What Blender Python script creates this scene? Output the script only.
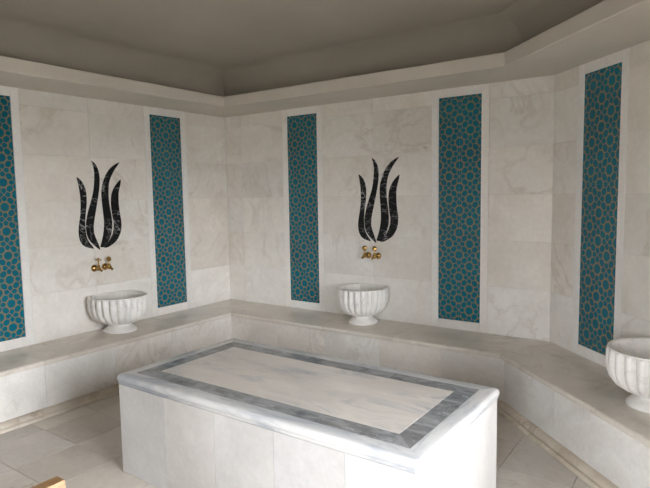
import bpy, bmesh, math, random
from mathutils import Matrix, Vector

# ------------------------------------------------------------------ clear
for o in list(bpy.data.objects):
    bpy.data.objects.remove(o, do_unlink=True)
scene = bpy.context.scene
COL = scene.collection
random.seed(7)
BZ = 0.449                       # height of the bench top above the floor
PI = math.pi

# ------------------------------------------------------------------ camera
F_PX = 552.86
cam_d = bpy.data.cameras.new('camera')
cam = bpy.data.objects.new('camera', cam_d)
COL.objects.link(cam)
cam_d.sensor_fit = 'HORIZONTAL'
cam_d.sensor_width = 36.0
cam_d.lens = F_PX / 650.0 * 36.0
cam_d.clip_start = 0.02
R_ = Vector((0.81788295, 0.57516137, -0.01602725))
U_ = Vector((-0.03899704, 0.0832018, 0.9957694))
F_ = Vector((-0.57406159, 0.8137978, -0.09047892))
m = Matrix((R_, U_, -F_)).transposed().to_4x4()
m.translation = Vector((4.83072, -4.81449, 1.27312 + BZ))
cam.matrix_world = m
scene.camera = cam

# ------------------------------------------------------------------ light
world = bpy.data.worlds.new('overcast_sky')
scene.world = world
world.use_nodes = True
bg = world.node_tree.nodes['Background']
bg.inputs['Color'].default_value = (0.95, 0.97, 1.0, 1)
bg.inputs['Strength'].default_value = 29.0
scene.view_settings.view_transform = 'Standard'
scene.view_settings.look = 'None'
scene.view_settings.exposure = 0.1
scene.view_settings.gamma = 1.0
scene.view_settings.use_curve_mapping = False
scene.cycles.diffuse_bounces = 8
scene.cycles.max_bounces = 14

# ------------------------------------------------------------------ room plan
XC = 3.7333                      # length of the back wall
LC = 2.94                        # length of the oblique wall
C45 = math.sqrt(0.5)
XD = XC + LC * C45               # right wall
YD = -LC * C45
YR = -6.4                        # rear wall
POLY = [(0, 0), (XC, 0), (XD, YD), (XD, YR), (0, YR)]
T22 = math.tan(PI / 8)
WALL_TOP = 2.2005 + BZ
FASCIA_TOP = 2.307 + BZ
CEIL = 2.585 + BZ
# window openings: (s0, s1, z0, z1) in the local frame of the wall
WIN_D = (0.55, 2.35, 0.30, 2.40)     # right wall, s runs from the oblique wall towards the rear
WIN_R = (0.4, 1.5, 0.30, 2.40)   # rear wall, s runs from the right wall

for nm, loc, rot, sx, sy in (
        ('window_daylight_portal', (XD + 0.12, YD - (WIN_D[0] + WIN_D[1]) / 2, 1.35), (0, PI / 2, 0), 2.1, 1.8),
        ('window_daylight_portal', (XD - (WIN_R[0] + WIN_R[1]) / 2, YR - 0.12, 1.35), (PI / 2, 0, 0), 1.1, 2.1)):
    ld = bpy.data.lights.new(nm, 'AREA')
    ld.shape = 'RECTANGLE'
    ld.size, ld.size_y = sx, sy
    ld.cycles.is_portal = True
    lo = bpy.data.objects.new(nm, ld)
    lo.location = loc
    lo.rotation_euler = rot
    COL.objects.link(lo)

# ------------------------------------------------------------------ materials
class N:
    """tiny node helper"""
    def __init__(self, name):
        self.mat = bpy.data.materials.new(name)
        self.mat.use_nodes = True
        self.t = self.mat.node_tree
        self.b = self.t.nodes['Principled BSDF']
    def new(self, typ, **kw):
        n = self.t.nodes.new(typ)
        for k, v in kw.items():
            setattr(n, k, v)
        return n
    def link(self, a, b):
        self.t.links.new(a, b)
    def put(self, sock, v):
        if hasattr(v, 'is_output'):
            self.link(v, sock)
        else:
            sock.default_value = v
    def math(self, op, a, b=None, c=None, clamp=False):
        n = self.new('ShaderNodeMath', operation=op, use_clamp=clamp)
        self.put(n.inputs[0], a)
        if b is not None: self.put(n.inputs[1], b)
        if c is not None: self.put(n.inputs[2], c)
        return n.outputs[0]
    def vmath(self, op, a, b=None):
        n = self.new('ShaderNodeVectorMath', operation=op)
        self.put(n.inputs[0], a)
        if b is not None: self.put(n.inputs[1], b)
        return n.outputs[0]
    def noise(self, vec, scale, detail=4, rough=0.55, dist=0.0):
        n = self.new('ShaderNodeTexNoise')
        self.link(vec, n.inputs['Vector'])
        n.inputs['Scale'].default_value = scale
        n.inputs['Detail'].default_value = detail
        n.inputs['Roughness'].default_value = rough
        n.inputs['Distortion'].default_value = dist
        return n.outputs['Fac']
    def ramp(self, fac, stops):
        n = self.new('ShaderNodeValToRGB')
        self.link(fac, n.inputs[0])
        e = n.color_ramp.elements
        while len(e) < len(stops): e.new(0.5)
        for el, (p, c) in zip(e, stops):
            el.position = p
            el.color = (c, c, c, 1) if not hasattr(c, '__len__') else (*c[:3], 1)
        return n.outputs[0]
    def mix(self, fac, a, b, blend='MIX'):
        n = self.new('ShaderNodeMix', data_type='RGBA', blend_type=blend)
        self.put(n.inputs[0], fac)
        for s, v in ((n.inputs[6], a), (n.inputs[7], b)):
            if hasattr(v, 'is_output'): self.link(v, s)
            else: s.default_value = (*v[:3], 1)
        return n.outputs[2]
    def pos(self, shift=True, stretch=(1, 1, 1), rot=(0, 0, 0)):
        g = self.new('ShaderNodeNewGeometry').outputs['Position']
        if shift:
            oi = self.new('ShaderNodeObjectInfo')
            r = self.math('MULTIPLY', oi.outputs['Random'], 37.0)
            cx = self.new('ShaderNodeCombineXYZ')
            for i, k in enumerate((1.0, 1.7, -0.8)):
                self.link(self.math('MULTIPLY', r, k), cx.inputs[i])
            g = self.vmath('ADD', g, cx.outputs[0])
        mp = self.new('ShaderNodeMapping')
        self.link(g, mp.inputs[0])
        mp.inputs['Scale'].default_value = stretch
        mp.inputs['Rotation'].default_value = rot
        return mp.outputs[0]
    def tint(self, c):
        oi = self.new('ShaderNodeObjectInfo')
        return self.mix(1.0, c, oi.outputs['Color'], 'MULTIPLY')
    def finish(self, col, rough=0.4, bump=None, bstr=0.1, bdist=0.002):
        self.put(self.b.inputs['Base Color'], col if hasattr(col, 'is_output') else (*col, 1))
        self.put(self.b.inputs['Roughness'], rough)
        if bump is not None:
            bn = self.new('ShaderNodeBump')
            bn.inputs['Strength'].default_value = bstr
            bn.inputs['Distance'].default_value = bdist
            self.link(bump, bn.inputs['Height'])
            self.link(bn.outputs[0], self.b.inputs['Normal'])
        return self.mat


def marble(name, a, b, vein, vein_amt=0.35, scale=1.6, rough=0.35, stretch=(1, 1, 1), rot=(0, 0, 0),
           thin=0.035, cloud=(0.32, 0.68), spots=0.0):
    n = N(name)
    p = n.pos(True, stretch, rot)
    f1 = n.ramp(n.noise(p, scale, 6, 0.6, 0.6), [(cloud[0], 0.0), (cloud[1], 1.0)])
    col = n.mix(f1, a, b)
    f2 = n.noise(p, scale * 0.9, 5, 0.6, 1.2)
    v = n.math('ABSOLUTE', n.math('SUBTRACT', f2, 0.5))
    v = n.ramp(v, [(0.0, 1.0), (thin, 0.0)])
    msk = n.ramp(n.noise(p, scale * 0.7, 3), [(0.45, 0.0), (0.65, 1.0)])
    col = n.mix(n.math('MULTIPLY', n.math('MULTIPLY', v, msk), vein_amt), col, vein)
    fine = n.ramp(n.noise(p, scale * 16, 4, 0.65), [(0.3, 0.94), (0.7, 1.03)])
    col = n.mix(1.0, col, fine, 'MULTIPLY')
    if spots:
        s = n.ramp(n.noise(p, 7.0, 3, 0.6), [(0.70, 0.0), (0.78, 1.0)])
        col = n.mix(n.math('MULTIPLY', s, spots), col, (0.30, 0.22, 0.17))
    col = n.tint(col)
    return n.finish(col, rough)


M = {}
M['wall_marble'] = marble('cream_wall_marble', (0.70, 0.66, 0.605), (0.83, 0.805, 0.765), (0.50, 0.43, 0.36), 0.45, 1.3, 0.38, spots=0.5)
M['frame_marble'] = marble('white_frame_marble', (0.80, 0.77, 0.735), (0.86, 0.84, 0.81), (0.62, 0.58, 0.54), 0.3, 2.0, 0.35)
M['bench_top'] = marble('polished_seat_marble', (0.64, 0.59, 0.525), (0.77, 0.72, 0.655), (0.45, 0.37, 0.28), 0.45, 2.2, 0.2)
M['bench_riser'] = marble('bench_riser_marble', (0.68, 0.65, 0.615), (0.84, 0.82, 0.795), (0.50, 0.46, 0.42), 0.5, 2.4, 0.35)
M['skirting'] = marble('worn_skirting_marble', (0.55, 0.48, 0.39), (0.72, 0.65, 0.56), (0.30, 0.22, 0.15), 0.75, 4.0, 0.4, thin=0.06)
M['floor_marble'] = marble('floor_marble', (0.57, 0.525, 0.475), (0.69, 0.645, 0.59), (0.36, 0.28, 0.20), 0.45, 1.3, 0.25, thin=0.014)
M['edge_marble'] = marble('grey_veined_marble', (0.62, 0.62, 0.62), (0.36, 0.39, 0.44), (0.30, 0.33, 0.39), 0.9, 2.6, 0.25,
                          stretch=(0.8, 3.2, 3.2), rot=(0.2, 0.15, 0.12), thin=0.08, cloud=(0.44, 0.64))
M['edge_marble_side'] = marble('grey_veined_marble_crosswise', (0.64, 0.64, 0.64), (0.42, 0.45, 0.49), (0.38, 0.41, 0.46), 0.8, 2.6, 0.25,
                               stretch=(3.2, 0.8, 3.2), rot=(0.15, 0.2, 0.12), thin=0.07, cloud=(0.46, 0.68))
M['inlay'] = marble('dark_grey_streaked_marble', (0.14, 0.145, 0.155), (0.36, 0.37, 0.38), (0.55, 0.56, 0.57), 0.7, 4.5, 0.25,
                    stretch=(1.6, 3.4, 3.0), rot=(0, 0, 0.7), thin=0.03)
M['centre_marble'] = marble('beige_grey_centre_marble', (0.60, 0.56, 0.52), (0.74, 0.695, 0.65), (0.36, 0.38, 0.42), 0.9, 2.6, 0.28,
                            stretch=(0.9, 2.4, 1), rot=(0, 0, 0.35), thin=0.08)
M['body_marble'] = marble('pale_side_marble', (0.54, 0.525, 0.515), (0.66, 0.65, 0.645), (0.50, 0.485, 0.49), 0.5, 2.0, 0.32)
M['basin_marble'] = marble('carved_basin_marble', (0.76, 0.735, 0.71), (0.85, 0.835, 0.815), (0.50, 0.50, 0.52), 0.6, 4.5, 0.3)


def black_marble():
    n = N('black_veined_marble')
    p = n.pos(True)
    f2 = n.noise(p, 7.0, 3, 0.5, 1.0)
    v = n.ramp(n.math('ABSOLUTE', n.math('SUBTRACT', f2, 0.52)), [(0.0, 1.0), (0.016, 0.0)])
    f3 = n.noise(n.pos(True, (0.5, 0.5, 1.7), (0.5, 0.4, 0)), 9.0, 2, 0.5, 0.4)
    v3 = n.ramp(n.math('ABSOLUTE', n.math('SUBTRACT', f3, 0.47)), [(0.0, 1.0), (0.012, 0.0)])
    msk = n.ramp(n.noise(p, 4.0, 2), [(0.42, 0.0), (0.6, 1.0)])
    v = n.math('MULTIPLY', n.math('MAXIMUM', v, v3), msk)
    col = n.mix(n.math('MULTIPLY', v, 0.8), (0.008, 0.008, 0.009), (0.5, 0.5, 0.5))
    n.b.inputs['Specular IOR Level'].default_value = 0.2
    return n.finish(col, 0.3)
M['black_marble'] = black_marble()


def plain(name, c, rough=0.6, metal=0.0, var=0.08, scale=3.0):
    n = N(name)
    f = n.ramp(n.noise(n.pos(False), scale, 5, 0.6), [(0.3, 1 - var), (0.7, 1 + var)])
    n.b.inputs['Metallic'].default_value = metal
    return n.finish(n.mix(1.0, c, f, 'MULTIPLY'), rough)
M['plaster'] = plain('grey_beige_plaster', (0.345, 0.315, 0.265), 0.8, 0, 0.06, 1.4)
M['cornice'] = plain('beige_cornice_stone', (0.60, 0.555, 0.49), 0.6, 0, 0.05, 2.0)
M['grout'] = plain('pale_grout', (0.56, 0.51, 0.45), 0.9)
M['floor_grout'] = plain('floor_grout', (0.34, 0.30, 0.26), 0.9)
M['tile_grout'] = plain('tile_grout', (0.16, 0.36, 0.43), 0.9)
M['brass'] = plain('aged_brass', (0.46, 0.29, 0.10), 0.25, 1.0, 0.25, 60.0)
M['paint'] = plain('white_window_paint', (0.8, 0.8, 0.78), 0.45)
M['added_ground'] = plain('added_dark_ground', (0.22, 0.21, 0.19), 0.9)


def wood():
    n = N('honey_pine_wood')
    tc = n.new('ShaderNodeTexCoord').outputs['Object']
    mp = n.new('ShaderNodeMapping'); n.link(tc, mp.inputs[0]); mp.inputs['Scale'].default_value = (9, 0.9, 9)
    f = n.noise(mp.outputs[0], 9.0, 5, 0.6, 0.8)
    col = n.ramp(f, [(0.3, (0.24, 0.13, 0.05)), (0.7, (0.36, 0.205, 0.085))])
    return n.finish(col, 0.4)
M['wood'] = wood()


def glass():
    n = N('window_glass')
    out = n.t.nodes['Material Output']
    tr = n.new('ShaderNodeBsdfTransparent'); gl = n.new('ShaderNodeBsdfGlossy')
    gl.inputs['Roughness'].default_value = 0.02
    fr = n.new('ShaderNodeFresnel'); mx = n.new('ShaderNodeMixShader')
    n.link(fr.outputs[0], mx.inputs[0]); n.link(tr.outputs[0], mx.inputs[1]); n.link(gl.outputs[0], mx.inputs[2])
    n.link(mx.outputs[0], out.inputs['Surface'])
    return n.mat
M['glass'] = glass()


def tile_mat():
    """girih star pattern printed on a 20 cm tile; object coordinates run -0.5..0.5 after scaling by the tile size"""
    n = N('teal_star_tile')
    tc = n.new('ShaderNodeTexCoord').outputs['Generated']
    sp = n.new('ShaderNodeSeparateXYZ'); n.link(tc, sp.inputs[0])
    x = n.math('ABSOLUTE', n.math('SUBTRACT', sp.outputs['X'], 0.5))
    y = n.math('ABSOLUTE', n.math('SUBTRACT', sp.outputs['Z'], 0.5))
    a = n.math('MAXIMUM', x, y); b = n.math('MINIMUM', x, y)
    over = n.math('GREATER_THAN', n.math('ADD', a, b), 0.5)
    a2 = n.math('SUBTRACT', 0.5, b); b2 = n.math('SUBTRACT', 0.5, a)
    def sel(u, v):
        return n.math('ADD', n.math('MULTIPLY', v, over), n.math('MULTIPLY', u, n.math('SUBTRACT', 1.0, over)))
    px, py = sel(a, a2), sel(b, b2)
    def seg(x0, y0, x1, y1):
        dx, dy = x1 - x0, y1 - y0
        L2 = dx * dx + dy * dy
        qx = n.math('SUBTRACT', px, x0); qy = n.math('SUBTRACT', py, y0)
        t = n.math('DIVIDE', n.math('ADD', n.math('MULTIPLY', qx, dx), n.math('MULTIPLY', qy, dy)), L2, clamp=True)
        ex = n.math('SUBTRACT', qx, n.math('MULTIPLY', t, dx)); ey = n.math('SUBTRACT', qy, n.math('MULTIPLY', t, dy))
        return n.math('SQRT', n.math('ADD', n.math('MULTIPLY', ex, ex), n.math('MULTIPLY', ey, ey)))
    segs = [(.185, 0, .185, .077), (.185, .077, .131, .131), (.185, .077, .375, .125), (.5, 0, .375, .125),
            (.275, .100, .225, .077), (.21, .0, .24, .09), (.24, .09, .155, .155)]
    d = None
    for s in segs:
        e = seg(*s)
        d = e if d is None else n.math('MINIMUM', d, e)
    line = n.ramp(d, [(0.005, 1.0), (0.014, 0.0)])
    oi = n.new('ShaderNodeObjectInfo')
    teal = n.mix(oi.outputs['Random'], (0.002, 0.118, 0.178), (0.003, 0.138, 0.200))
    col = n.mix(line, teal, (0.36, 0.235, 0.075))
    n.b.inputs['Specular IOR Level'].default_value = 0.3
    return n.finish(col, 0.25)
M['tile'] = tile_mat()

# ------------------------------------------------------------------ mesh helpers
def link_mesh(name, bm, mat, parent=None, smooth=False, loc=None, rz=None):
    me = bpy.data.meshes.new(name)
    bmesh.ops.recalc_face_normals(bm, faces=bm.faces[:])
    bm.to_mesh(me); bm.free()
    if smooth:
        for p in me.polygons: p.use_smooth = True
    me.materials.append(M[mat] if isinstance(mat, str) else mat)
    o = bpy.data.objects.new(name, me)
    COL.objects.link(o)
    if parent is not None: o.parent = parent
    if loc is not None: o.location = loc
    if rz is not None: o.rotation_euler = (0, 0, rz)
    return o

def empty(name, loc=(0, 0, 0), rz=0.0, parent=None):
    o = bpy.data.objects.new(name, None)
    o.empty_display_size = 0.1
    o.location = loc; o.rotation_euler = (0, 0, rz)
    COL.objects.link(o)
    if parent is not None: o.parent = parent
    return o

def tag(o, label, cat, group=None):
    o['label'] = label; o['category'] = cat
    if group: o['group'] = group
    return o

def struct(o, label=None):
    o['kind'] = 'structure'
    if label: o['label'] = label
    return o

def add_box(bm, x0, x1, y0, y1, z0, z1, bevel=0.0, segs=1):
    vs = [bm.verts.new((x, y, z)) for x in (x0, x1) for y in (y0, y1) for z in (z0, z1)]
    fs = [bm.faces.new([vs[i] for i in f]) for f in
          ((0, 1, 3, 2), (4, 6, 7, 5), (0, 4, 5, 1), (2, 3, 7, 6), (0, 2, 6, 4), (1, 5, 7, 3))]
    if bevel:
        es = list({e for f in fs for e in f.edges})
        bmesh.ops.bevel(bm, geom=es, offset=bevel, segments=segs, profile=0.5, affect='EDGES')

def box(name, x0, x1, y0, y1, z0, z1, mat, parent=None, bevel=0.0015, **kw):
    """box with its origin at the centre of its lower face"""
    bm = bmesh.new()
    cx, cy = (x0 + x1) / 2, (y0 + y1) / 2
    add_box(bm, x0 - cx, x1 - cx, y0 - cy, y1 - cy, 0, z1 - z0, bevel)
    return link_mesh(name, bm, mat, parent, loc=(cx, cy, z0), **kw)

def prism(name, prof, s0, k0, s1, k1, mat, parent=None, smooth=False, sgn=-1):
    """profile of (offset, z) swept along local x; each end is mitred: s = s_end + k * offset"""
    bm = bmesh.new()
    A = [bm.verts.new((s0 + k0 * o, sgn * o, z)) for o, z in prof]
    B = [bm.verts.new((s1 + k1 * o, sgn * o, z)) for o, z in prof]
    n = len(prof)
    for i in range(n):
        j = (i + 1) % n
        bm.faces.new((A[i], A[j], B[j], B[i]))
    bm.faces.new(A); bm.faces.new(B[::-1])
    o = link_mesh(name, bm, mat, parent)
    if smooth:
        shade_auto(o)
    return o

def shade_auto(o, ang=40):
    bm = bmesh.new(); bm.from_mesh(o.data)
    for f in bm.faces: f.smooth = True
    for e in bm.edges:
        e.smooth = not (len(e.link_faces) == 2 and e.calc_face_angle(0) > math.radians(ang))
    bm.to_mesh(o.data); bm.free()

def offset_poly(poly, d):
    out = []
    n = len(poly)
    for i in range(n):
        p0, p1, p2 = Vector(poly[i - 1]), Vector(poly[i]), Vector(poly[(i + 1) % n])
        d1, d2 = (p1 - p0).normalized(), (p2 - p1).normalized()
        n1, n2 = Vector((d1.y, -d1.x)), Vector((d2.y, -d2.x))       # inward (plan runs clockwise)
        b = (n1 + n2)
        b = b / (1 + n1.dot(n2))
        out.append(tuple(p1 + b * d))
    return out

def ring(name, prof, mat, closed=True, smooth=False):
    bm = bmesh.new()
    rows = []
    for o, z in prof:
        rows.append([bm.verts.new((x, y, z)) for x, y in offset_poly(POLY, o)])
    n = len(prof); k = len(POLY)
    for i in range(n if closed else n - 1):
        r0, r1 = rows[i], rows[(i + 1) % n]
        for j in range(k):
            bm.faces.new((r0[j], r0[(j + 1) % k], r1[(j + 1) % k], r1[j]))
    ob = link_mesh(name, bm, mat)
    if smooth: shade_auto(ob, 20)
    return ob

def tone(o, lo=0.94, hi=1.03, warm=0.015):
    v = random.uniform(lo, hi); w = random.uniform(-warm, warm)
    o.color = (v * (1 + w), v, v * (1 - w), 1)
    return o

# ------------------------------------------------------------------ walls
def wall(name, loc, rz, s0, s1, opening=None):
    bm = bmesh.new()
    z1 = WALL_TOP + 0.6
    if opening is None:
        add_box(bm, s0, s1, 0.022, 0.25, -0.12, z1)
    else:
        a, b, c, d = opening
        add_box(bm, s0, a, 0.022, 0.25, -0.12, z1); add_box(bm, b, s1, 0.022, 0.25, -0.12, z1)
        add_box(bm, a, b, 0.022, 0.25, -0.12, c); add_box(bm, a, b, 0.022, 0.25, d, z1)
    return struct(link_mesh(name, bm, 'grout', loc=loc, rz=rz))

wallA = wall('wall_left', (0, 0, 0), PI / 2, YR - 0.25, 0.25)
wallB = wall('wall_back', (0, 0, 0), 0, -0.25, XC + 0.11)
wallC = wall('wall_oblique', (XC, 0, 0), -PI / 4, -0.11, LC + 0.11)
wallD = wall('wall_right', (XD, YD, 0), -PI / 2, -0.11, YD - YR + 0.25, WIN_D)
wallR = wall('wall_rear', (XD, YR, 0), PI, -0.25, XD + 0.25, WIN_R)

COURSES = [0.0, 0.430, 0.840, 1.242, 1.650, 2.063, 2.2005]
FW = 0.070
PT, PB = 2.1234, 0.0842
G = 0.0005
def slabs(w, spans, tops=COURSES, base=BZ, mat='wall_marble'):
    for ci in range(len(tops) - 1):
        for (a, b) in spans:
            o = box('wall_slab', a + G, b - G, 0.0, 0.021, base + tops[ci] + G, base + tops[ci + 1] - G, mat, w, 0.0008)
            if ci == 0:                               # a whiter batch of stone was laid in the lowest course
                v = random.uniform(1.02, 1.07); o.color = (v, v * 1.012, v * 1.03, 1)
            else:
                tone(o, 0.955, 1.025)

def panel_frame(w, a, b):
    """white marble strips round one tile panel between local a and b"""
    for s, t in ((a - FW, a), (b, b + FW)):
        tone(box('frame_strip', s + G, t - G, -0.0012, 0.021, BZ + G, WALL_TOP - G, 'frame_marble', w, 0.001), 0.97, 1.02)
    tone(box('frame_strip', a + G, b - G, -0.0012, 0.021, BZ + G, BZ + PB - G, 'frame_marble', w, 0.001), 0.97, 1.02)
    tone(box('frame_strip', a + G, b - G, -0.0012, 0.021, BZ + PT + G, WALL_TOP - G, 'frame_marble', w, 0.001), 0.97, 1.02)

PAN_A = [(-2.8764, -2.4764), (-1.0868, -0.6823)]
PAN_B = [(0.9477, 1.3488), (2.731, 3.131)]
PAN_C = [(0.3816, 0.7800), (2.16, 2.56)]
for w, pans in ((wallA, PAN_A), (wallB, PAN_B), (wallC, PAN_C)):
    for a, b in pans: panel_frame(w, a, b)
slabs(wallA, [(-0.6123, 0.0), (-1.78, -1.1568), (-2.4064, -1.78), (-3.6, -2.9464), (-4.3, -3.6), (-5.0, -4.3), (-5.7, -5.0), (YR, -5.7)])
slabs(wallB, [(0.0, 0.252), (0.252, 0.8777), (1.4188, 2.034), (2.034, 2.661), (3.201, XC)])
slabs(wallC, [(0.0, 0.3116), (0.85, 1.47), (1.47, 2.09), (2.63, LC)])
FULL = [-BZ, 0.0] + COURSES[1:]
def slabs_open(w, L, op, step=0.66):
    a, b, c, d = op
    edges = [0.0]
    for lo, hi in ((0.0, a), (a, b), (b, L)):
        n = max(1, round((hi - lo) / step))
        edges += [lo + (hi - lo) * (i + 1) / n for i in range(n)]
    zs = sorted(set([round(BZ + t, 4) for t in FULL] + [c, d]))
    for e0, e1 in zip(edges, edges[1:]):
        for z0, z1 in zip(zs, zs[1:]):
            if e0 >= a - 1e-4 and e1 <= b + 1e-4 and z0 >= c - 1e-4 and z1 <= d + 1e-4: continue
            if z1 - z0 < 0.03: continue
            tone(box('wall_slab', e0 + G, e1 - G, 0.0, 0.021, z0 + G, z1 - G, 'wall_marble', w, 0.0008), 0.93, 1.03)
slabs_open(wallD, YD - YR, WIN_D)
slabs_open(wallR, XD, WIN_R)

# windows (behind the camera; the daylight comes in here)
def window(name, w_loc, w_rz, op):
    a, b, c, d = op
    bm = bmesh.new()
    f = 0.06
    for x0, x1, z0, z1 in ((a, a + f, c, d), (b - f, b, c, d), (a + f, b - f, c, c + f), (a + f, b - f, d - f, d),
                           ((a + b) / 2 - f / 2, (a + b) / 2 + f / 2, c + f, d - f)):
        add_box(bm, x0, x1, 0.13, 0.19, z0, z1)
    o = struct(link_mesh(name, bm, 'paint', loc=w_loc, rz=w_rz))
    mid = (a + b) / 2
    for x0, x1 in ((a + f, mid - f / 2), (mid + f / 2, b - f)):
        box('pane', x0, x1, 0.158, 0.162, c + f, d - f, 'glass', o, 0)
    box('window_sill', a, b, -0.03, 0.13, c - 0.001, c + 0.02, 'frame_marble', o, 0.003)
    return o
window('window_1', (XD, YD, 0), -PI / 2, WIN_D)
window('window_2', (XD, YR, 0), PI, WIN_R)
bm = bmesh.new(); add_box(bm, XD - 400, XD + 400, YR - 400, YR - 0.3, -0.4, -0.15); add_box(bm, XD + 0.3, XD + 400, YR - 0.3, YR + 400, -0.4, -0.15)  # unseen ground, added to cut the light rising through the windows
struct(link_mesh('ground', bm, 'added_ground'), 'unseen dark ground added outside the windows to cut upward light')

# ------------------------------------------------------------------ floor
bm = bmesh.new()
add_box(bm, -0.2, XD + 0.2, YR - 0.2, 0.2, -0.12, -0.018)
floor = struct(link_mesh('floor', bm, 'floor_grout'))
TS = 0.4265
bm = bmesh.new(); add_box(bm, -TS / 2 + 0.0017, TS / 2 - 0.0017, -TS / 2 + 0.0017, TS / 2 - 0.0017, -0.0179, 0.0, 0.0012)
ft = link_mesh('floor_tile', bm, 'floor_marble', floor)
first = True
for i in range(-3, 12):
    for j in range(-8, 8):
        x = 1.23 + TS * (i + 0.5); y = -3.20 + TS * (j + 0.5)
        if x < 0.3 or x > XD - 0.05 or y > -0.3 or y < YR + 0.05: continue
        if (x - XC) * C45 + y * C45 > -0.25: continue
        if 2.1 < x < 3.6 and -2.5 < y < -2.1: continue          # under the platform
        o = ft if first else ft.copy()
        if not first:
            COL.objects.link(o); o.parent = floor
        first = False
        o.location = (x, y, random.uniform(-0.0008, 0.0))
        tone(o, 0.9, 1.05, 0.02)

# ------------------------------------------------------------------ cornice, cove and ceiling
struct(ring('trim_1', [(-0.02, WALL_TOP), (0.555, WALL_TOP), (0.5604, WALL_TOP + 0.005), (0.5604, FASCIA_TOP - 0.004), (0.556, FASCIA_TOP),
                       (0.50, FASCIA_TOP), (0.50, WALL_TOP + 0.03), (-0.02, WALL_TOP + 0.03)], 'cornice'),
       'projecting beige stone cornice ledge round the top of the walls')
cove = [(0.36, WALL_TOP + 0.031)]
for i in range(13):
    t = i / 12 * math.radians(72)
    cove.append((0.36 + 0.25 * (1 - math.cos(t)) / (1 - math.cos(math.radians(72))) , 2.36 + BZ + (0.222) * math.sin(t) / math.sin(math.radians(72))))
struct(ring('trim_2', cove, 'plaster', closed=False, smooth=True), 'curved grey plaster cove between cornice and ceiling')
bm = bmesh.new()
zc = cove[-1][1]
lo = [bm.verts.new((x, y, zc)) for x, y in offset_poly(POLY, 0.60)]
hi = [bm.verts.new((x, y, zc + 0.15)) for x, y in offset_poly(POLY, -0.2)]
bm.faces.new(lo); bm.faces.new(hi[::-1])
for i in range(5): bm.faces.new((lo[i], lo[(i + 1) % 5], hi[(i + 1) % 5], hi[i]))
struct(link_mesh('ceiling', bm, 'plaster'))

# ------------------------------------------------------------------ stone bench round the walls
bench = tag(empty('stone_bench'), 'long built-in marble bench running round the walls under the basins', 'bench')
segA = empty('bench_run', (0, 0, 0), PI / 2, bench)
segB = empty('bench_run', (0, 0, 0), 0, bench)
segC = empty('bench_run', (XC, 0, 0), -PI / 4, bench)
OFF_R = 0.524
seat_prof = [(0.002, 0.409), (0.002, BZ), (0.555, BZ), (0.562, 0.4465), (0.5665, 0.441), (0.568, 0.434), (0.568, 0.420), (0.565, 0.412), (0.556, 0.409)]
riser_prof = [(OFF_R - 0.025, 0.001), (OFF_R - 0.025, 0.4088), (OFF_R, 0.4088), (OFF_R, 0.001)]
skirt_prof = [(OFF_R + 0.0005, 0.0005), (OFF_R + 0.0005, 0.058), (0.540, 0.058), (0.556, 0.054), (0.569, 0.044), (0.576, 0.030), (0.577, 0.015),
              (0.581, 0.022), (0.590, 0.026), (0.600, 0.021), (0.605, 0.010), (0.606, 0.0005)]
def run(seg, name, prof, cuts, kstart, kend, mat, smooth):
    for i in range(len(cuts) - 1):
        k0 = kstart if i == 0 else 0.0
        k1 = kend if i == len(cuts) - 2 else 0.0
        g0 = 0.0 if i == 0 else 0.001; g1 = 0.0 if i == len(cuts) - 2 else 0.001
        o = prism(name, prof, cuts[i] + g0, k0, cuts[i + 1] - g1, k1, mat, seg, smooth)
        tone(o, 0.95, 1.03)
ENDA = YR + 0.02
run(segA, 'seat_slab', seat_prof, [ENDA, -5.0, -3.7, -2.62, -1.35, 0.0], 0, -1, 'bench_top', True)
run(segB, 'seat_slab', seat_prof, [0.0, 1.30, 2.55, XC], 1, -T22, 'bench_top', True)
run(segC, 'seat_slab', seat_prof, [0.0, 1.33, LC - 0.01], T22, -T22, 'bench_top', True)
run(segA, 'riser_panel', riser_prof, [ENDA, -5.2, -4.5, -3.85, -3.22, -2.6, -1.97, -1.344, 0.0], 0, -1, 'bench_riser', False)
run(segB, 'riser_panel', riser_prof, [0.0, 1.175, 1.78, 2.385, 2.993, XC], 1, -T22, 'bench_riser', False)
run(segC, 'riser_panel', riser_prof, [0.0, 0.905, 1.28, 1.9, LC - 0.01], T22, -T22, 'bench_riser', False)
run(segA, 'skirting', skirt_prof, [ENDA, -4.6, -3.3, -1.9, 0.0], 0, -1, 'skirting', True)
run(segB, 'skirting', skirt_prof, [0.0, 1.6, 2.8, XC], 1, -T22, 'skirting', True)
run(segC, 'skirting', skirt_prof, [0.0, 0.83, 1.7, LC - 0.01], T22, -T22, 'skirting', True)

# ------------------------------------------------------------------ central marble platform
tx0, tx1, ty0, ty1, TZ = 1.922, 3.8054, -2.7543, -1.902, 0.1823 + BZ
OV, IW = 0.090, 0.1062
px0, px1, py0, py1 = tx0 - OV, tx1 + OV, ty0 - OV, ty1 + OV
plat = tag(empty('marble_platform', ((px0 + px1) / 2, (py0 + py1) / 2, 0)),
           'large rectangular marble slab platform with a dark inlaid border on its top', 'platform')
pc = Vector(plat.location)
def local(p): return (p[0] - pc.x, p[1] - pc.y, 0)
EDGE_Z = 0.566
side_frames = {'front': (empty('tmp', local((px1, py0, 0)), PI, plat), px1 - px0),
               'back': (empty('tmp', local((px0, py1, 0)), 0, plat), px1 - px0),
               'left': (empty('tmp', local((px0, py0, 0)), PI / 2, plat), py1 - py0),
               'right': (empty('tmp', local((px1, py1, 0)), -PI / 2, plat), py1 - py0)}
bpy.context.view_layer.update()
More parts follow.
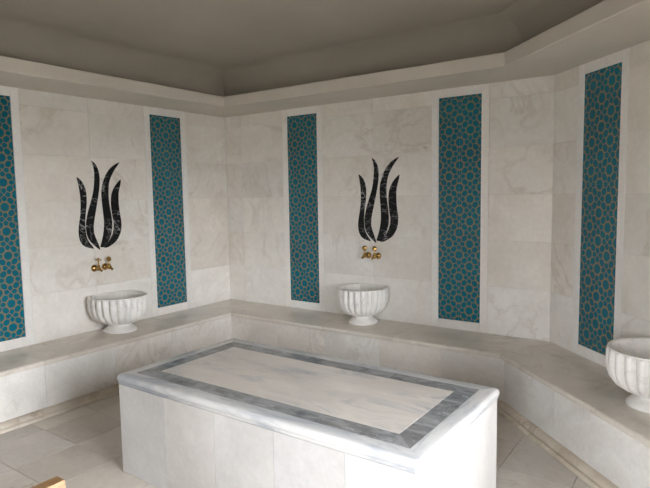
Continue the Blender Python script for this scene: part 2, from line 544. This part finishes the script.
edge_prof = [(OV - 0.0008, EDGE_Z), (OV - 0.0008, TZ), (0.022, TZ), (0.012, TZ - 0.003), (0.004, TZ - 0.010), (0.0, TZ - 0.020), (0.0, TZ - 0.032),
             (0.003, TZ - 0.040), (0.007, TZ - 0.043), (0.007, TZ - 0.052), (0.011, TZ - 0.060), (0.016, EDGE_Z)]
def edge_sweep(name, prof, L, r, mat, parent):
    """edge slab with mitred ends whose outer corners are rounded in plan (radius r)"""
    bm = bmesh.new(); rows = []
    for o, z in prof:
        row = []
        for k in range(5):
            ph = PI / 4 + k / 4 * PI / 4
            row.append((r - (r - o) * math.cos(ph), r - (r - o) * math.sin(ph)) if o < r else (o, o))
        row = row + [(L - a, b) for a, b in row[::-1]]
        rows.append([bm.verts.new((a, -b, z)) for a, b in row])
    n = len(prof)
    for i in range(n):
        a, b = rows[i], rows[(i + 1) % n]
        for k in range(9): bm.faces.new((a[k], a[k + 1], b[k + 1], b[k]))
    bm.faces.new([q[0] for q in rows]); bm.faces.new([q[-1] for q in rows][::-1])
    bmesh.ops.remove_doubles(bm, verts=bm.verts[:], dist=1e-6)
    ob = link_mesh(name, bm, mat, parent); shade_auto(ob, 35)
    return ob
def inlay_prof(o0, o1, z0, z1): return [(o0, z0), (o0, z1), (o1, z1), (o1, z0)]
def rehang(o, fr):
    """parent the piece straight to the platform, keeping its place"""
    o.parent = plat
    o.location = fr.location; o.rotation_euler = fr.rotation_euler
for sd, (fr, L) in side_frames.items():
    mt = 'edge_marble' if sd in ('front', 'back') else 'edge_marble_side'
    o = edge_sweep('edge_slab', edge_prof, L, 0.03, mt, plat); rehang(o, fr); o.color = (1, 1, 1, 1)
    # dark inlay strips
    n = 7 if sd in ('front', 'back') else 3
    cuts = [0] + [L * (i + random.uniform(-0.08, 0.08)) / n for i in range(1, n)] + [L]
    for i in range(n):
        o = prism('inlay_strip', inlay_prof(OV + 0.0004, OV + IW - 0.0006, TZ - 0.03, TZ - 0.0004),
                  cuts[i] + (0.0008 if i else 0), 1 if i == 0 else 0, cuts[i + 1] - (0.0008 if i < n - 1 else 0), -1 if i == n - 1 else 0, 'inlay', plat)
        rehang(o, fr); tone(o, 0.8, 1.15, 0.01)
    # cladding of the body
    body = 0.015
    if sd == 'front': js = [px1 - v for v in (px1 - body, 3.52, 3.10, 2.682, 2.269, px0 + body)]
    elif sd == 'back': js = [body, 0.45, 0.87, 1.29, 1.71, L - body]
    else: js = [body, 0.36, 0.70, L - body]
    for i in range(len(js) - 1):
        last, fst = i == len(js) - 2, i == 0
        o = prism('side_panel', [(body, 0.001), (body, EDGE_Z - 0.0005), (body + 0.02, EDGE_Z - 0.0005), (body + 0.02, 0.001)],
                  js[i] - (body if fst else -0.0009), 1 if fst else 0, js[i + 1] + (body if last else -0.0009), -1 if last else 0, 'body_marble', plat)
        rehang(o, fr); tone(o, 0.95, 1.03)
for fr, L in side_frames.values(): bpy.data.objects.remove(fr, do_unlink=True)
iw = OV + IW
c = box('centre_slab', px0 + iw - pc.x, px1 - iw - pc.x, py0 + iw - pc.y, py1 - iw - pc.y, TZ - 0.03, TZ, 'centre_marble', plat, 0.0008)
box('bed', px0 + 0.05 - pc.x, px1 - 0.05 - pc.x, py0 + 0.05 - pc.y, py1 - 0.05 - pc.y, TZ - 0.062, TZ - 0.0305, 'grout', plat, 0)
objs_plat = [c]

# ------------------------------------------------------------------ teal tile panels
FR = {'A': ((0, 0, 0), PI / 2), 'B': ((0, 0, 0), 0.0), 'C': ((XC, 0, 0), -PI / 4)}
def place(wk, s, off, z):
    loc, rz = FR[wk]
    return (loc[0] + math.cos(rz) * s + math.sin(rz) * off, loc[1] + math.sin(rz) * s - math.cos(rz) * off, z), rz

NROW = 10
tw, th = 0.2, (PT - PB) / NROW
bm = bmesh.new(); add_box(bm, -tw / 2 + 0.0016, tw / 2 - 0.0012, 0.003, 0.012, -th / 2 + 0.0003, th / 2 - 0.0003, 0.0003)
tile_me = None
def tile_panel(wk, a, b, label):
    global tile_me
    loc, rz = place(wk, (a + b) / 2, 0.0, BZ + PB)
    t = tag(empty('tile_panel', loc, rz), label, 'tile panel', 'teal tile panels set into the walls')
    w = b - a
    box('grout_bed', -w / 2 + G, w / 2 - G, 0.006, 0.0208, 0.0005, PT - PB - 0.0005, 'tile_grout', t, 0)
    for r in range(NROW):
        for cidx in range(2):
            if tile_me is None:
                o = link_mesh('tile', bm, 'tile', t); tile_me = o.data
            else:
                o = bpy.data.objects.new('tile', tile_me); COL.objects.link(o); o.parent = t
            sx = (w / 2 - 0.001) / tw
            o.scale = (sx, 1, 1)
            o.location = ((cidx - 0.5) * (w / 2 - 0.001), 0, th * (r + 0.5))
    return t
tile_panel('A', *PAN_A[0], 'tall teal star-patterned tile panel on the left wall, farther from the corner than the tulip')
tile_panel('A', *PAN_A[1], 'tall teal star-patterned tile panel on the left wall between tulip and corner')
tile_panel('B', *PAN_B[0], 'tall teal star-patterned tile panel on the back wall between left corner and tulip')
tile_panel('B', *PAN_B[1], 'tall teal star-patterned tile panel on the back wall between tulip and oblique wall')
tile_panel('C', *PAN_C[0], 'tall teal star-patterned tile panel on the oblique wall beside the cut-off basin')

# ------------------------------------------------------------------ black tulip inlays
PETALS = [
 [(-0.201, 0.684), (-0.184, 0.594), (-0.175, 0.48), (-0.183, 0.354), (-0.203, 0.25), (-0.212, 0.167), (-0.199, 0.092), (-0.156, 0.04), (-0.07, 0.013), (-0.118, 0.075), (-0.144, 0.141), (-0.149, 0.247), (-0.138, 0.352), (-0.122, 0.458), (-0.125, 0.563), (-0.153, 0.636)],
 [(-0.044, 0.842), (-0.022, 0.754), (-0.026, 0.648), (-0.044, 0.541), (-0.08, 0.435), (-0.116, 0.33), (-0.136, 0.225), (-0.124, 0.129), (-0.079, 0.061), (-0.005, -0.004), (-0.031, 0.068), (-0.062, 0.156), (-0.061, 0.242), (-0.038, 0.349), (-0.007, 0.477), (0.019, 0.605), (0.023, 0.713), (-0.001, 0.793)],
 [(0.251, 0.838), (0.155, 0.78), (0.089, 0.692), (0.049, 0.584), (0.043, 0.476), (0.052, 0.345), (0.055, 0.236), (0.037, 0.128), (0.002, 0.021), (0.051, 0.028), (0.109, 0.112), (0.135, 0.21), (0.131, 0.32), (0.115, 0.431), (0.112, 0.54), (0.128, 0.649), (0.178, 0.748)],
 [(0.257, 0.668), (0.195, 0.606), (0.153, 0.529), (0.14, 0.43), (0.149, 0.32), (0.161, 0.23), (0.143, 0.143), (0.089, 0.058), (0.038, 0.014), (0.087, 0.018), (0.177, 0.073), (0.228, 0.159), (0.238, 0.249), (0.224, 0.361), (0.219, 0.45), (0.224, 0.539), (0.246, 0.617)]]
TIPS = [(0, 8), (0, 9), (0, 8), (0, 8)]
def smooth_outline(pts, corners, sub=4):
    n = len(pts); out = []
    for i in range(n):
        p1, p2 = Vector(pts[i]), Vector(pts[(i + 1) % n])
        p0 = Vector(pts[i - 1]) if i not in corners else p1 - (p2 - p1) * 0.5
        j = (i + 1) % n
        p3 = Vector(pts[(i + 2) % n]) if j not in corners else p2 + (p2 - p1) * 0.5
        for k in range(sub):
            t = k / sub
            out.append(0.5 * ((2 * p1) + (p2 - p0) * t + (2 * p0 - 5 * p1 + 4 * p2 - p3) * t * t + (3 * p1 - p0 - 3 * p2 + p3) * t ** 3))
    return out
def tulip(wk, s, z, label, group='black tulip inlays'):
    loc, rz = place(wk, s, 0.0, z)
    t = tag(empty('tulip_inlay', loc, rz), label, 'wall ornament', group)
    for pts, cor in zip(PETALS, TIPS):
        ol = smooth_outline(pts, cor)
        ar = sum(ol[i - 1].x * ol[i].y - ol[i].x * ol[i - 1].y for i in range(len(ol)))
        grown = []
        for i, p in enumerate(ol):
            d = (ol[(i + 1) % len(ol)] - ol[i - 1]).normalized()
            nrm = Vector((d.y, -d.x)) * (1 if ar > 0 else -1)
            grown.append(p + nrm * 0.004)
        ol = grown
        bm = bmesh.new()
        fr = [bm.verts.new((p.x, -0.003, p.y)) for p in ol]
        bk = [bm.verts.new((p.x, -0.0002, p.y)) for p in ol]
        n = len(ol)
        f = bm.faces.new(fr); f2 = bm.faces.new(bk[::-1])
        for i in range(n): bm.faces.new((fr[i], fr[(i + 1) % n], bk[(i + 1) % n], bk[i]))
        bm.normal_update()
        bmesh.ops.triangulate(bm, faces=[f, f2], ngon_method='EAR_CLIP')
        link_mesh('petal', bm, 'black_marble', t)
tulip('A', -1.724, BZ + 0.776, 'black marble tulip of four curved petals on the left wall')
tulip('B', 2.07, BZ + 0.778, 'black marble tulip of four curved petals on the back wall')

# ------------------------------------------------------------------ fluted wash basins
def basin(wk, s, off, R, H, label, rfoot=0.15, NL=22):
    loc, rz = place(wk, s, off, BZ + 0.0005)
    t = tag(empty('wash_basin', loc, rz), label, 'basin', 'fluted marble basins on the bench')
    ycut = off - 0.0025
    SEG = NL * 8
    def shape(th, r, amp, cut):
        # plan: round in front, squarer at the back, cut flat by the wall (local +y)
        c, sn = math.cos(th), math.sin(th)
        if sn > 0:
            p = 2.7
            k = (abs(c) ** p + abs(sn) ** p) ** (-1 / p)
            rr = r * k
        else:
            rr = r
        lobe = abs(math.sin(NL * th / 2))
        rr -= amp * (1 - lobe ** 0.8)
        return rr * c, min(rr * sn, cut)
    def build(name, prof, smooth_ang=50, bottom=False, top=False):
        bm = bmesh.new(); rows = []
        for r, z, amp, cut in prof:
            rows.append([bm.verts.new((*shape(2 * PI * i / SEG, r, amp, cut), z)) for i in range(SEG)])
        for a, b in zip(rows, rows[1:]):
            for i in range(SEG):
                bm.faces.new((a[i], a[(i + 1) % SEG], b[(i + 1) % SEG], b[i]))
        if bottom: bm.faces.new(rows[0][::-1])
        if top: bm.faces.new(rows[-1])
        o = link_mesh(name, bm, 'basin_marble', t)
        shade_auto(o, smooth_ang)
        return o
    q = rfoot / 0.15
    build('foot', [(0.146 * q, 0.0, 0, ycut), (0.150 * q, 0.004, 0, ycut), (0.150 * q, 0.012, 0, ycut), (0.140 * q, 0.026, 0, ycut), (0.118 * q, 0.042, 0, ycut),
                   (0.100 * q, 0.056, 0, ycut), (0.093 * q, 0.066, 0, ycut), (0.095 * q, 0.074, 0, ycut)], bottom=True, top=True)
    k = R / 0.26
    hb = H - 0.072
    pr = []
    for u, r, a in ((0.0, 0.090, 0.0), (0.015, 0.105, 0.004), (0.05, 0.142, 0.011), (0.11, 0.180, 0.016), (0.20, 0.215, 0.019), (0.32, 0.240, 0.031),
                    (0.46, 0.254, 0.034), (0.62, 0.260, 0.034), (0.80, 0.261, 0.034), (0.93, 0.260, 0.032), (0.957, 0.257, 0.020), (0.962, 0.253, 0.006),
                    (0.968, 0.254, 0.004), (0.99, 0.254, 0.004), (1.0, 0.252, 0.003), (1.0, 0.232, 0.0), (0.985, 0.227, 0.0), (0.85, 0.223, 0.0), (0.6, 0.205, 0.0),
                    (0.4, 0.18, 0.0), (0.28, 0.13, 0.0), (0.24, 0.06, 0.0), (0.235, 0.01, 0.0)):
        inner = r <= 0.2321 and u > 0.2 and a == 0.0
        pr.append((r * k, 0.0735 + u * (hb - 0.0015), a * k, ycut - (0.03 if inner else 0.0)))
    build('bowl', pr, bottom=True, top=True)
    return t
basin('A', -1.697, 0.222, 0.262, 0.343, 'fluted white marble basin on the bench against the left wall')
basin('B', 2.025, 0.212, 0.242, 0.35, 'fluted white marble basin on the bench against the back wall', 0.143)
basin('C', 1.41, 0.205, 0.262, 0.343, 'fluted white marble basin on the bench against the oblique wall')

# ------------------------------------------------------------------ brass taps
def lathe(bm, prof, origin, axis, seg=16):
    """prof: (distance along axis, radius)"""
    ax = Vector(axis).normalized()
    u = ax.orthogonal().normalized(); v = ax.cross(u)
    o = Vector(origin); rows = []
    for d, r in prof:
        rows.append([bm.verts.new(o + ax * d + (u * math.cos(2 * PI * i / seg) + v * math.sin(2 * PI * i / seg)) * max(r, 1e-4)) for i in range(seg)])
    for a, b in zip(rows, rows[1:]):
        for i in range(seg): bm.faces.new((a[i], a[(i + 1) % seg], b[(i + 1) % seg], b[i]))
    bm.faces.new(rows[0][::-1]); bm.faces.new(rows[-1])
def tap(wk, s, z, label, group, handle='knob', turn=0.0):
    loc, rz = place(wk, s, 0.0, z)
    t = tag(empty('brass_tap', loc, rz), label, 'tap', group)
    bm = bmesh.new(); lathe(bm, [(0.0005, 0.034), (0.006, 0.034), (0.012, 0.030), (0.020, 0.020), (0.024, 0.014)], (0, 0, 0), (0, -1, 0), 20)
    shade_auto(link_mesh('wall_flange', bm, 'brass', t), 35)
    bm = bmesh.new(); lathe(bm, [(0.022, 0.012), (0.05, 0.012), (0.054, 0.017), (0.06, 0.020), (0.08, 0.021), (0.092, 0.018), (0.098, 0.010)], (0, 0, 0), (0, -1, 0), 16)
    lathe(bm, [(0.010, 0.013), (0.024, 0.013), (0.028, 0.016), (0.034, 0.012)], (0, -0.075, 0), (0, 0, 1), 14)
    b = link_mesh('body', bm, 'brass', t); shade_auto(b, 35)
    bm = bmesh.new(); lathe(bm, [(0.0, 0.011), (0.018, 0.010), (0.028, 0.0095), (0.032, 0.013), (0.038, 0.013), (0.040, 0.008)], (0, -0.085, -0.004), (0, -0.95, -0.3), 14)
    shade_auto(link_mesh('spout', bm, 'brass', t), 35)
    bm = bmesh.new(); lathe(bm, [(0.032, 0.007), (0.062, 0.0065)], (0, -0.075, 0), (0, 0, 1), 12)
    st = link_mesh('stem', bm, 'brass', t); shade_auto(st, 35)
    bm = bmesh.new()
    if handle == 'knob':
        lathe(bm, [(-0.016, 0.010), (-0.012, 0.020), (-0.004, 0.0245), (0.004, 0.0245), (0.012, 0.020), (0.016, 0.010)], (0, -0.075, 0.080), (0.35, -0.9, 0.15), 18)
    else:
        lathe(bm, [(0.06, 0.006), (0.075, 0.008), (0.095, 0.009), (0.104, 0.005)], (0, -0.075, 0), (0, 0, 1), 12)
        lathe(bm, [(-0.035, 0.006), (0.0, 0.007), (0.035, 0.006)], (0, -0.075, 0.085), (0.15, -1, 0), 12)
    shade_auto(link_mesh('handle', bm, 'brass', t), 35)
    return t
tap('A', -1.801, BZ + 0.600, 'brass wall tap with a slim upright lever above the left wall basin', 'brass taps above the left wall basin', 'lever')
tap('A', -1.689, BZ + 0.602, 'brass wall tap with a round knob above the left wall basin', 'brass taps above the left wall basin')
tap('B', 1.973, BZ + 0.645, 'brass round-knob tap above the back wall basin, the one nearer the left wall', 'brass taps above the back wall basin')
tap('B', 2.087, BZ + 0.644, 'brass round-knob tap above the back wall basin, the one nearer the oblique wall', 'brass taps above the back wall basin')

# ------------------------------------------------------------------ wooden chair (only the tip of its back shows)
def chair():
    t = tag(empty('wooden_chair', (3.118, -3.893, 0), 0), 'honey pine chair with a reclined plank back, standing before the marble platform', 'chair')
    H = 0.80; lean = 0.30          # back leans away from the sitter (seat on the +x side)
    W = 0.44                       # along -y
    def bar(name, p, q, wx, wy, mat='wood'):
        p, q = Vector(p), Vector(q)
        bm = bmesh.new()
        A = [bm.verts.new(p + Vector((a * wx / 2, b * wy / 2, 0))) for a, b in ((-1, -1), (1, -1), (1, 1), (-1, 1))]
        B = [bm.verts.new(q + Vector((a * wx / 2, b * wy / 2, 0))) for a, b in ((-1, -1), (1, -1), (1, 1), (-1, 1))]
        for i in range(4): bm.faces.new((A[i], A[(i + 1) % 4], B[(i + 1) % 4], B[i]))
        bm.faces.new(A[::-1]); bm.faces.new(B)
        return link_mesh(name, bm, mat, t)
    def bx(z): return -0.0225 + (H - z) * lean
    for y in (-0.02, -W + 0.02):
        bar('back_post', (bx(0.42), y, 0.42), (bx(H - 0.0925), y, H - 0.0925), 0.040, 0.034)
        bar('leg', (bx(0.42) - 0.06, y, 0.0), (bx(0.42), y, 0.42), 0.040, 0.034)
        bar('leg', (bx(0.42) + 0.40, y, 0.0), (bx(0.42) + 0.38, y, 0.42), 0.038, 0.034)
    bar('top_rail', (bx(H - 0.092), -W / 2, H - 0.092), (bx(H), -W / 2, H), 0.045, W)
    for y in (-0.13, -0.22, -0.31):
        bar('back_slat', (bx(0.4555), y, 0.4555), (bx(H - 0.0925), y, H - 0.0925), 0.018, 0.05)
    bm = bmesh.new(); add_box(bm, bx(0.42) - 0.02, bx(0.42) + 0.42, -W, 0.0, 0.4205, 0.455, 0.006, 2)
    link_mesh('seat', bm, 'wood', t)
chair()
